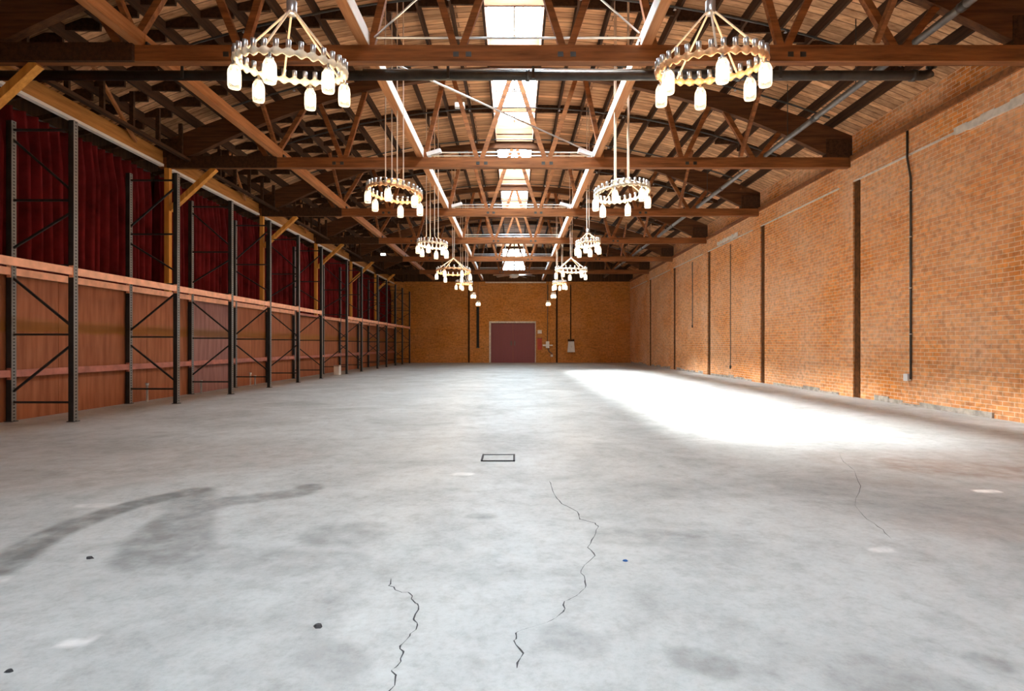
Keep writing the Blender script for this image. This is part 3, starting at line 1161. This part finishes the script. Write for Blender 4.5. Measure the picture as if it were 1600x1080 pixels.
# white pipe stubs and a little box at the foot of the sheeting
for y, h, lab in ((11.9, 0.37, 'white pipe stub at the floor left of the second rack frame'),
                  (13.95, 0.30, 'white pipe stub at the floor below the mauve sheet'),
                  (16.55, 0.36, 'white pipe stub at the floor, left one of the close pair'),
                  (16.85, 0.26, 'shorter white pipe stub, right one of the close pair')):
    p = MB().lathe([(0.022, 0), (0.022, h - 0.03), (0.03, h - 0.03), (0.03, h)], 10, (0, 0, 0)).build('pipe_stub', M['white'])
    p.location = (-7.70, y, 0)
    tag(p, lab, 'pipe')
    MB().lathe([(0.034, 0.0), (0.034, 0.02)], 10, (0, 0, h)).build('pipe_cap', M['metal'], p)
b = MB().box(-0.1, 0.1, -0.14, 0.14, 0.0, 0.34).build('floor_box', M['white'])
b.location = (-7.05, 22.6, 0)
tag(b, 'small white box on the floor in the gap between the racks', 'box')
MB().box(-0.105, 0.105, -0.145, 0.145, 0.34, 0.38).build('lid', M['metal'], b)

# ------------------------------------------------------------------ pipes overhead and on the walls
p = thing('overhead_pipe', 'thick dark pipe crossing the hall just behind the nearest truss', 'pipe', (0, 8.62, 5.28))
MB().tube([(-7.9, 0, 0), (6.2, 0, 0), (6.3, 0, 0.03), (6.33, 0, 0.12), (6.33, 0, 0.45)], 0.073, 14).build('pipe_run', M['darkpipe'], p)
for x in (-2.9, 0.2, 3.4, 6.05):
    MB().tube([(x - 0.03, 0, 0), (x + 0.03, 0, 0)], 0.088, 14).build('coupling', M['darkpipe'], p)
MB().tube([(-2.3, 0.0, 0.087), (3.05, 0.0, 0.087)], 0.014, 8).build('conduit', M['metal'], p)
for x in (-5.0, -1.0, 0.28, 4.0):
    MB().box(x - 0.02, x + 0.02, -0.09, -0.07, -0.08, 0.22).bar((x, -0.08, 0.2), (x, -0.33, 0.2), 0.04, 0.02).build('hanger', M['darkpipe'], p)

p = thing('sprinkler_main', 'long grey sprinkler pipe lying on the trusses near the brick wall', 'pipe', (5.77, 0, 5.55))
MB().tube([(0, 4.0, 0), (0, 36.5, 0)], 0.053, 12).build('pipe_run', M['pipe'], p)
for y in (7.3, 8.55, 10.9, 13.5, 15.8, 18.4, 20.7, 25.6, 30.5):
    MB().tube([(0, y - 0.05, 0), (0, y + 0.05, 0)], 0.066, 12).build('coupling', M['darkpipe'], p)
for y in (9.6, 12.0, 14.6, 17.0, 19.4, 24.2, 29.0):
    MB().tube([(0, y, 0.05), (0, y, 1.15)], 0.008, 6).build('hanger', M['darkpipe'], p)
n = 0
for k in range(1, 6):
    for fr_ in (0.42, 0.90):
        y = TY[k] + BAY * fr_
        pts = [(x, y, deck_z(x) - 0.26) for x in [-6.6 + 13.6 * i / 16 for i in range(17)]]
        q = MB().tube(pts, 0.019, 6)
        wh = ('midway between %s and %s truss' % (ORD[k], ORD[k + 1]) if fr_ < 0.5 else 'just before the %s truss' % ORD[k + 1])
        o = q.build('branch_pipe', M['darkpipe'])
        tag(o, 'thin dark sprinkler pipe under the roof boards ' + wh, 'pipe', 'sprinkler branch pipes under the roof')
        for x in (-4.9, -2.9, -1.2, 1.2, 2.9, 4.9):
            z = deck_z(x) - 0.26
            MB().lathe([(0.012, 0), (0.012, -0.05), (0.03, -0.055), (0.03, -0.06)], 8, (x, y, z)).build('sprinkler_head', M['metal'], o)

# conduits on the right wall
o = MB().tube([(7.69, 11.12, 5.38), (7.69, 11.12, 4.86), (7.70, 11.12, 4.8), (7.73, 11.08, 4.45), (7.73, 11.08, 0.52)], 0.02, 8).build('wall_conduit', M['darkpipe'])
tag(o, 'dark jogged conduit down the nearest recessed brick panel', 'conduit')
MB().box(7.68, 7.757, 11.10, 11.22, 0.48, 0.62).build('outlet_box', M['white'], o)
for z in (4.2, 3.3, 2.3, 1.4):
    MB().box(7.71, 7.757, 11.05, 11.11, z - 0.01, z + 0.01).build('clamp', M['metal'], o)
for y, z0, z1, rr_, lab in ((20.35, 0.4, 4.8, 0.014, 'thin conduit down the brick bay between third and fourth pilaster'),
                            (24.7, 2.0, 4.8, 0.022, 'short dark conduit high in the brick bay past the fourth pilaster')):
    o = MB().tube([(7.738, y, z0), (7.738, y, z1)], rr_, 8).build('wall_conduit', M['pipe'])
    tag(o, lab, 'conduit')
    MB().box(7.71, 7.757, y - 0.035, y + 0.035, z0 - 0.06, z0 + 0.05).build('outlet_box', M['darkpipe'], o)

# ------------------------------------------------------------------ things on the end wall
o = MB().box(-2.53, -2.36, BACK - 0.14, BACK - 0.0, 1.02, 3.72).build('wall_duct', M['black'])
tag(o, 'black vertical duct on the end wall left of the door', 'duct')
MB().box(-2.55, -2.34, BACK - 0.16, BACK, 0.98, 1.04).build('duct_collar', M['darkpipe'], o)

t = thing('hose_cabinet', 'white cabinet with dark hood on the end wall, right of the door', 'cabinet', (3.77, BACK, 0.70))
MB().add([(x, y, z) for z, w in ((0, 0.25), (0.72, 0.18)) for y in (-0.22, 0) for x in (-w, w)],
         [(0, 2, 3, 1), (4, 5, 7, 6), (0, 1, 5, 4), (2, 6, 7, 3), (0, 4, 6, 2), (1, 3, 7, 5)]).build('cabinet_body', M['white'], t)
MB().box(-0.22, 0.2, -0.24, 0, 0.72, 0.86).build('hood', M['joist'], t)
MB().box(-0.02, 0.02, -0.235, -0.2, 0.3, 0.42).build('latch', M['metal'], t)
o = MB().tube([(3.75, BACK - 0.03, 1.57), (3.75, BACK - 0.03, 5.2)], 0.035, 8).build('wall_conduit', M['black'])
tag(o, 'dark conduit rising from the white cabinet on the end wall', 'conduit')
t = thing('electric_panel', 'white switch box with pipes on the end wall beside the red sign', 'switch box', (2.2, BACK - 0.012, 0.9))
MB().box(-0.11, 0.11, -0.16, 0, 0.08, 0.52).build('box', M['white'], t)
MB().box(-0.32, -0.12, -0.10, 0, 0.20, 0.32).build('junction', M['metal'], t)
MB().box(0.12, 0.34, -0.10, 0, 0.22, 0.30).build('junction', M['metal'], t)
MB().tube([(-0.0, -0.04, 0.52), (0.0, -0.04, 4.3)], 0.022, 8).build('conduit', M['pipe'], t)
MB().tube([(0.05, -0.04, 0.1), (0.10, -0.04, -0.15), (0.3, -0.04, -0.3), (0.34, -0.04, -0.42)], 0.03, 8).build('conduit', M['pipe'], t)
MB().box(0.2, 0.36, -0.12, 0, -0.5, -0.36).build('junction', M['plaster'], t)
o = MB().box(1.52, 1.83, BACK - 0.03, BACK, 0.86, 1.62).build('wall_sign', M['red'])
tag(o, 'upright red sign on the end wall just right of the door', 'sign')
MB().box(1.51, 1.84, BACK - 0.025, BACK, 1.62, 1.65).build('sign_frame', M['darkpipe'], o)
o = MB().box(1.54, 1.82, BACK - 0.03, BACK, 1.96, 2.18).build('wall_sign', M['whitewood'])
tag(o, 'small cream sign above the red sign beside the door', 'sign')
MB().box(1.53, 1.83, BACK - 0.02, BACK, 1.94, 1.96).build('sign_frame', M['metal'], o)

# ------------------------------------------------------------------ ceiling fan
f = thing('ceiling_fan', 'large grey many-bladed ceiling fan in front of the end wall', 'fan', (-0.02, 35.2, 5.52))
MB().tube([(0, 0, 0.15), (0, 0, 2.26)], 0.03, 8).build('down_rod', M['pipe'], f)
MB().lathe([(0.05, 0.25), (0.2, 0.2), (0.3, 0.08), (0.3, -0.06), (0.2, -0.16), (0.06, -0.19)], 18).build('motor', M['white'], f)
for i in range(8):
    a = 2 * math.pi * i / 8 + 0.2
    d = Vector((math.cos(a), math.sin(a), 0))
    s = Vector((-math.sin(a), math.cos(a), 0))
    m = MB()
    vs = []
    for r, w, z in ((0.26, 0.08, 0.0), (0.6, 0.10, 0.0), (1.32, 0.085, -0.04)):
        for e, zz in ((-1, -0.02), (1, 0.02)):
            vs.append(d * r + s * (e * w) + Vector((0, 0, z + zz)))
            vs.append(d * r + s * (e * w) + Vector((0, 0, z + zz + 0.012)))
    fs = []
    for j in range(2):
        q = 4 * j
        fs += [(q, q + 2, q + 6, q + 4), (q + 1, q + 5, q + 7, q + 3), (q, q + 4, q + 5, q + 1), (q + 2, q + 3, q + 7, q + 6)]
    fs += [(0, 1, 3, 2), (8, 10, 11, 9)]
    m.add(vs, fs)
    m.build('blade', M['metal'], f)

# ------------------------------------------------------------------ small fixtures in the roof
for x, y, z, lab in ((-1.42, 14.75, 7.42, 'small white floodlight under the boards left of the second skylight'),
                     (-6.4, TY[5] - 0.04, CH_T + 0.11, 'small white floodlight standing on the fifth truss at the far left')):
    t = thing('floodlight', lab, 'lamp', (x, y, z))
    MB().box(-0.13, 0.13, -0.07, 0.07, -0.07, 0.05).build('housing', M['white'], t)
    MB().box(-0.11, 0.11, -0.076, -0.07, -0.055, 0.035).build('lens', M['glow'], t)
    if z > 7:
        MB().box(-0.02, 0.02, -0.02, 0.02, 0.05, deck_z(x) - 0.01 - z).build('bracket', M['metal'], t)
    else:
        MB().box(-0.06, 0.06, -0.03, 0.03, -0.11, -0.07).build('bracket', M['metal'], t)
for k, side, x in ((2, 'left', -1.95), (2, 'right', 1.72), (3, 'left', -1.92), (3, 'right', 1.70)):
    t = thing('beam_spotlight', 'white spot lamp on the %s truss beside the %s beam' % (ORD[k], side), 'lamp', (x, TY[k] - 0.03, CH_T))
    MB().box(-0.035, 0.035, -0.035, 0.035, 0, 0.06).build('base', M['metal'], t)
    s = 1 if side == 'left' else -1
    MB().bar((-0.06 * s, 0, 0.07), (0.26 * s, -0.04, 0.15), 0.11, 0.09).build('lamp_head', M['white'], t)

# ------------------------------------------------------------------ floor hatch and litter
t = thing('floor_hatch', 'square metal hatch set in the floor at the middle', 'hatch', (-0.17, 5.95, 0))
fr = MB()
fr.box(-0.17, 0.17, -0.16, -0.15, 0, 0.012)
fr.box(-0.17, 0.17, 0.14, 0.16, 0, 0.014)
fr.box(-0.175, -0.155, -0.16, 0.16, 0, 0.016)
fr.box(0.155, 0.175, -0.16, 0.16, 0, 0.016)
fr.build('hatch_frame', M['stone'], t)
MB().box(-0.155, 0.155, -0.15, 0.14, 0, 0.008).build('hatch_plate', M['concrete'], t)
for (x, y), m, s, lab in (((-0.829, 2.395), 'stone', 0.016, 'dark chip on the floor left of the shorter crack'),
                          ((-1.838, 2.067), 'stone', 0.012, 'dark chip on the floor in the bottom left corner'),
                          ((-2.366, 3.162), 'stone', 0.016, 'dark chip on the floor beside the tyre marks'),
                          ((0.609, 3.124), 'bluebit', 0.012, 'tiny blue scrap on the floor right of the long crack')):
    rr = random.Random(int(x * 1000))
    mb = MB()
    vs = []
    for j in range(2):
        for i in range(7):
            a = 2 * math.pi * i / 7
            r = s * rr.uniform(0.7, 1.2) * (1 if j == 0 else 0.6)
            vs.append((r * 1.4 * math.cos(a), r * math.sin(a), 0 if j == 0 else s * 0.7))
    mb.add(vs, [tuple(range(7))[::-1], tuple(range(7, 14))] + [(i, (i + 1) % 7, 7 + (i + 1) % 7, 7 + i) for i in range(7)])
    o = mb.build('floor_chip', M[m])
    o.location = (x, y, 0)
    tag(o, lab, 'debris')

# ------------------------------------------------------------------ ring chandeliers
JAR = MB().lathe([(0.034, 0.0), (0.044, -0.018), (0.058, -0.05), (0.061, -0.09), (0.061, -0.20), (0.055, -0.222), (0.03, -0.226)], 14).mesh('jar', M['jar'])
BULB = MB().lathe([(0.012, -0.03), (0.018, -0.05), (0.040, -0.09), (0.046, -0.13), (0.040, -0.17), (0.01, -0.19)], 12).mesh('bulb', M['bulb'])
LID = MB().lathe([(0.036, -0.022), (0.037, 0.004), (0.014, 0.012), (0.012, 0.055)], 12).mesh('jar_lid', M['metal'])
TUBE = MB().lathe([(0.024, -0.01), (0.025, 0.095), (0.020, 0.098)], 10).mesh('ring_tube', M['metal'])


def inst(name, me, parent, loc):
    o = bpy.data.objects.new(name, me)
    COL.objects.link(o)
    o.parent = parent
    o.location = loc
    return o


def lamp_light(par, loc, power):
    l = bpy.data.lights.new('bulb_light', 'POINT')
    l.energy = power
    l.color = (1.0, 0.70, 0.38)
    l.shadow_soft_size = 0.25
    o = bpy.data.objects.new('bulb_light', l)
    COL.objects.link(o)
    o.parent = par
    o.location = loc


def jar(par, loc):
    j = inst('jar', JAR, par, loc)
    inst('bulb', BULB, j, (0, 0, 0))
    inst('jar_lid', LID, j, (0, 0, 0))


def chandelier(x, d, zh, r, kind, pitch, roll, ringmat, phase, label, fine, njar=6):
    """KIND: 'hub' = short hub from which cords spread; 'cords' = straight cords to the roof; 'tent' = two cords from an apex."""
    y = d * BAY
    z = CAM_Z + zh * 0.0055
    t = thing('ring_chandelier', label, 'chandelier', (x, y, z), 'ring chandeliers with jar lamps')
    Rm = Matrix.Rotation(pitch, 3, 'X') @ Matrix.Rotation(roll, 3, 'Y')
    nb = 30 if fine else 22
    # beaded hoop
    mb = MB()
    seg, sub = nb * 6, 8
    vs, fs = [], []
    for i in range(seg):
        a = 2 * math.pi * i / seg
        rad = 0.027 + 0.011 * math.cos(a * nb)
        for k in range(sub):
            b = 2 * math.pi * k / sub
            rr = r + rad * math.cos(b) * 0.8
            vs.append(Rm @ Vector((rr * math.cos(a), rr * math.sin(a), rad * 1.25 * math.sin(b))))
    for i in range(seg):
        for k in range(sub):
            fs.append((i * sub + k, ((i + 1) % seg) * sub + k, ((i + 1) % seg) * sub + (k + 1) % sub, i * sub + (k + 1) % sub))
    mb.add(vs, fs, True)
    mb.build('ring', ringmat, t)
    for i in range(nb):
        a = 2 * math.pi * i / nb
        inst('ring_tube', TUBE, t, Rm @ Vector((r * math.cos(a), r * math.sin(a), 0.012)))
    for i in range(njar):
        a = 2 * math.pi * i / njar + phase
        jar(t, Rm @ Vector((r * math.cos(a), r * math.sin(a), 0)) + Vector((0, 0, -0.075)))
    ceil = deck_z(x) - 0.03 - z
    if kind == 'hub':
        hz = 0.53 * r / 0.52 if fine else 0.50 * r / 0.59
        MB().lathe([(0.045, hz), (0.05, hz + 0.01), (0.05, hz + 0.13), (0.02, hz + 0.14)], 14).build('hub', M['metal'], t)
        for dx in (-0.03, 0.03):
            MB().tube([(dx, 0, hz + 0.13), (dx, 0, ceil)], 0.012, 6).build('stem', M['rope'], t)
        for i in range(5):
            a = 2 * math.pi * (i + 0.25) / 5 + phase
            MB().tube([(0.04 * math.cos(a), 0.04 * math.sin(a), hz + 0.02), Rm @ Vector((r * math.cos(a), r * math.sin(a), 0.03))], 0.011, 6).build('cord', M['rope'], t)
    elif kind == 'cords':
        for i in range(4):
            a = 2 * math.pi * i / 4 + 0.5
            w = 0.17
            q = Vector((w * math.cos(a), w * math.sin(a), 0.22))
            MB().tube([Vector((q.x, q.y, ceil)), q, Rm @ Vector((r * math.cos(a), r * math.sin(a), 0.03))], 0.012, 6).build('cord', M['rope'], t)
        if fine:
            MB().lathe([(0.03, 0.2), (0.18, 0.205), (0.18, 0.235), (0.03, 0.24)], 14).build('spreader', ringmat, t)
    else:
        hz = 0.80 * r
        for dx in (-0.06, 0.06):
            MB().tube([(dx, 0, ceil), (dx * 0.4, 0, hz)], 0.011, 6).build('stem', M['rope'], t)
        for sx in (-1, 1):
            for sy in (-0.6, 0.6):
                q = Vector((sx * 0.8, sy, 0)) * r
                MB().tube([(0, 0, hz), Rm @ Vector((q.x, q.y, 0.03))], 0.018, 6).build('cord', M['rope'], t)
    lamp_light(t, (0, 0, -0.32), 30 * njar / 6)
    return t


LX, RX = -2.24, 2.0
C, K = M['cream'], M['copper']
chandelier(LX, 1.17, 507, 0.52, 'hub', R(10), R(2.5), C, 0.52, 'cream and silver ring chandelier of jar lamps, nearest on the left', True)
chandelier(RX - 0.03, 1.17, 508, 0.52, 'hub', R(10), R(-2.5), K, 0.40, 'copper and silver ring chandelier of jar lamps, nearest on the right', True)
chandelier(LX, 2.17, 514, 0.50, 'cords', R(-4), R(6), K, 0.5, 'copper ring chandelier on straight cords, second on the left', True)
chandelier(RX, 2.17, 514, 0.50, 'cords', R(-4), R(-5), C, 0.1, 'cream ring chandelier on straight cords, second on the right', True)
chandelier(LX, 3.17, 495, 0.40, 'cords', R(-3), R(5), C, 0.4, 'ring chandelier of jar lamps, third on the left', False)
chandelier(RX, 3.17, 500, 0.32, 'hub', R(-3), R(-6), C, 0.2, 'narrow ring chandelier of jar lamps, third on the right', False)
chandelier(LX + 0.05, 4.17, 478, 0.60, 'tent', R(-5), R(0), K, 0.1, 'wide copper ring chandelier hung like a tent, fourth on the left', False, 6)
chandelier(RX + 0.03, 4.17, 485, 0.56, 'tent', R(0), R(2), C, 0.3, 'wide cream ring chandelier hung like a tent, fourth on the right', False, 5)
chandelier(LX, 5.17, 497, 0.36, 'cords', R(0), R(3), K, 0.6, 'ring chandelier just below the left tented one, fifth on the left', False, 5)
chandelier(RX, 5.17, 497, 0.30, 'cords', R(0), R(-3), K, 0.2, 'ring chandelier just below the right tented one, fifth on the right', False, 5)
for x, d, zh, lab in ((LX + 0.05, 6.17, 475, 'upper one of the two farthest jar lamps on the left'),
                      (LX - 0.02, 7.2, 466, 'lower one of the two farthest jar lamps on the left'),
                      (RX + 0.06, 6.17, 475, 'upper one of the two farthest jar lamps on the right'),
                      (RX + 0.08, 7.2, 466, 'lower one of the two farthest jar lamps on the right')):
    z = CAM_Z + zh * 0.0055
    t = thing('jar_pendant', lab, 'pendant lamp', (x, d * BAY, z), 'far jar pendants')
    for i in range(3):
        a = 2.1 * i + 0.4
        jar(t, (0.1 * math.cos(a), 0.1 * math.sin(a), 0.08))
    MB().lathe([(0.13, 0.13), (0.14, 0.15), (0.03, 0.17)], 14).build('canopy', M['metal'], t)
    MB().tube([(0, 0, 0.16), (0, 0, deck_z(x) - 0.03 - z)], 0.012, 6).build('cord', M['darkpipe'], t)
    lamp_light(t, (0, 0, -0.3), 14)
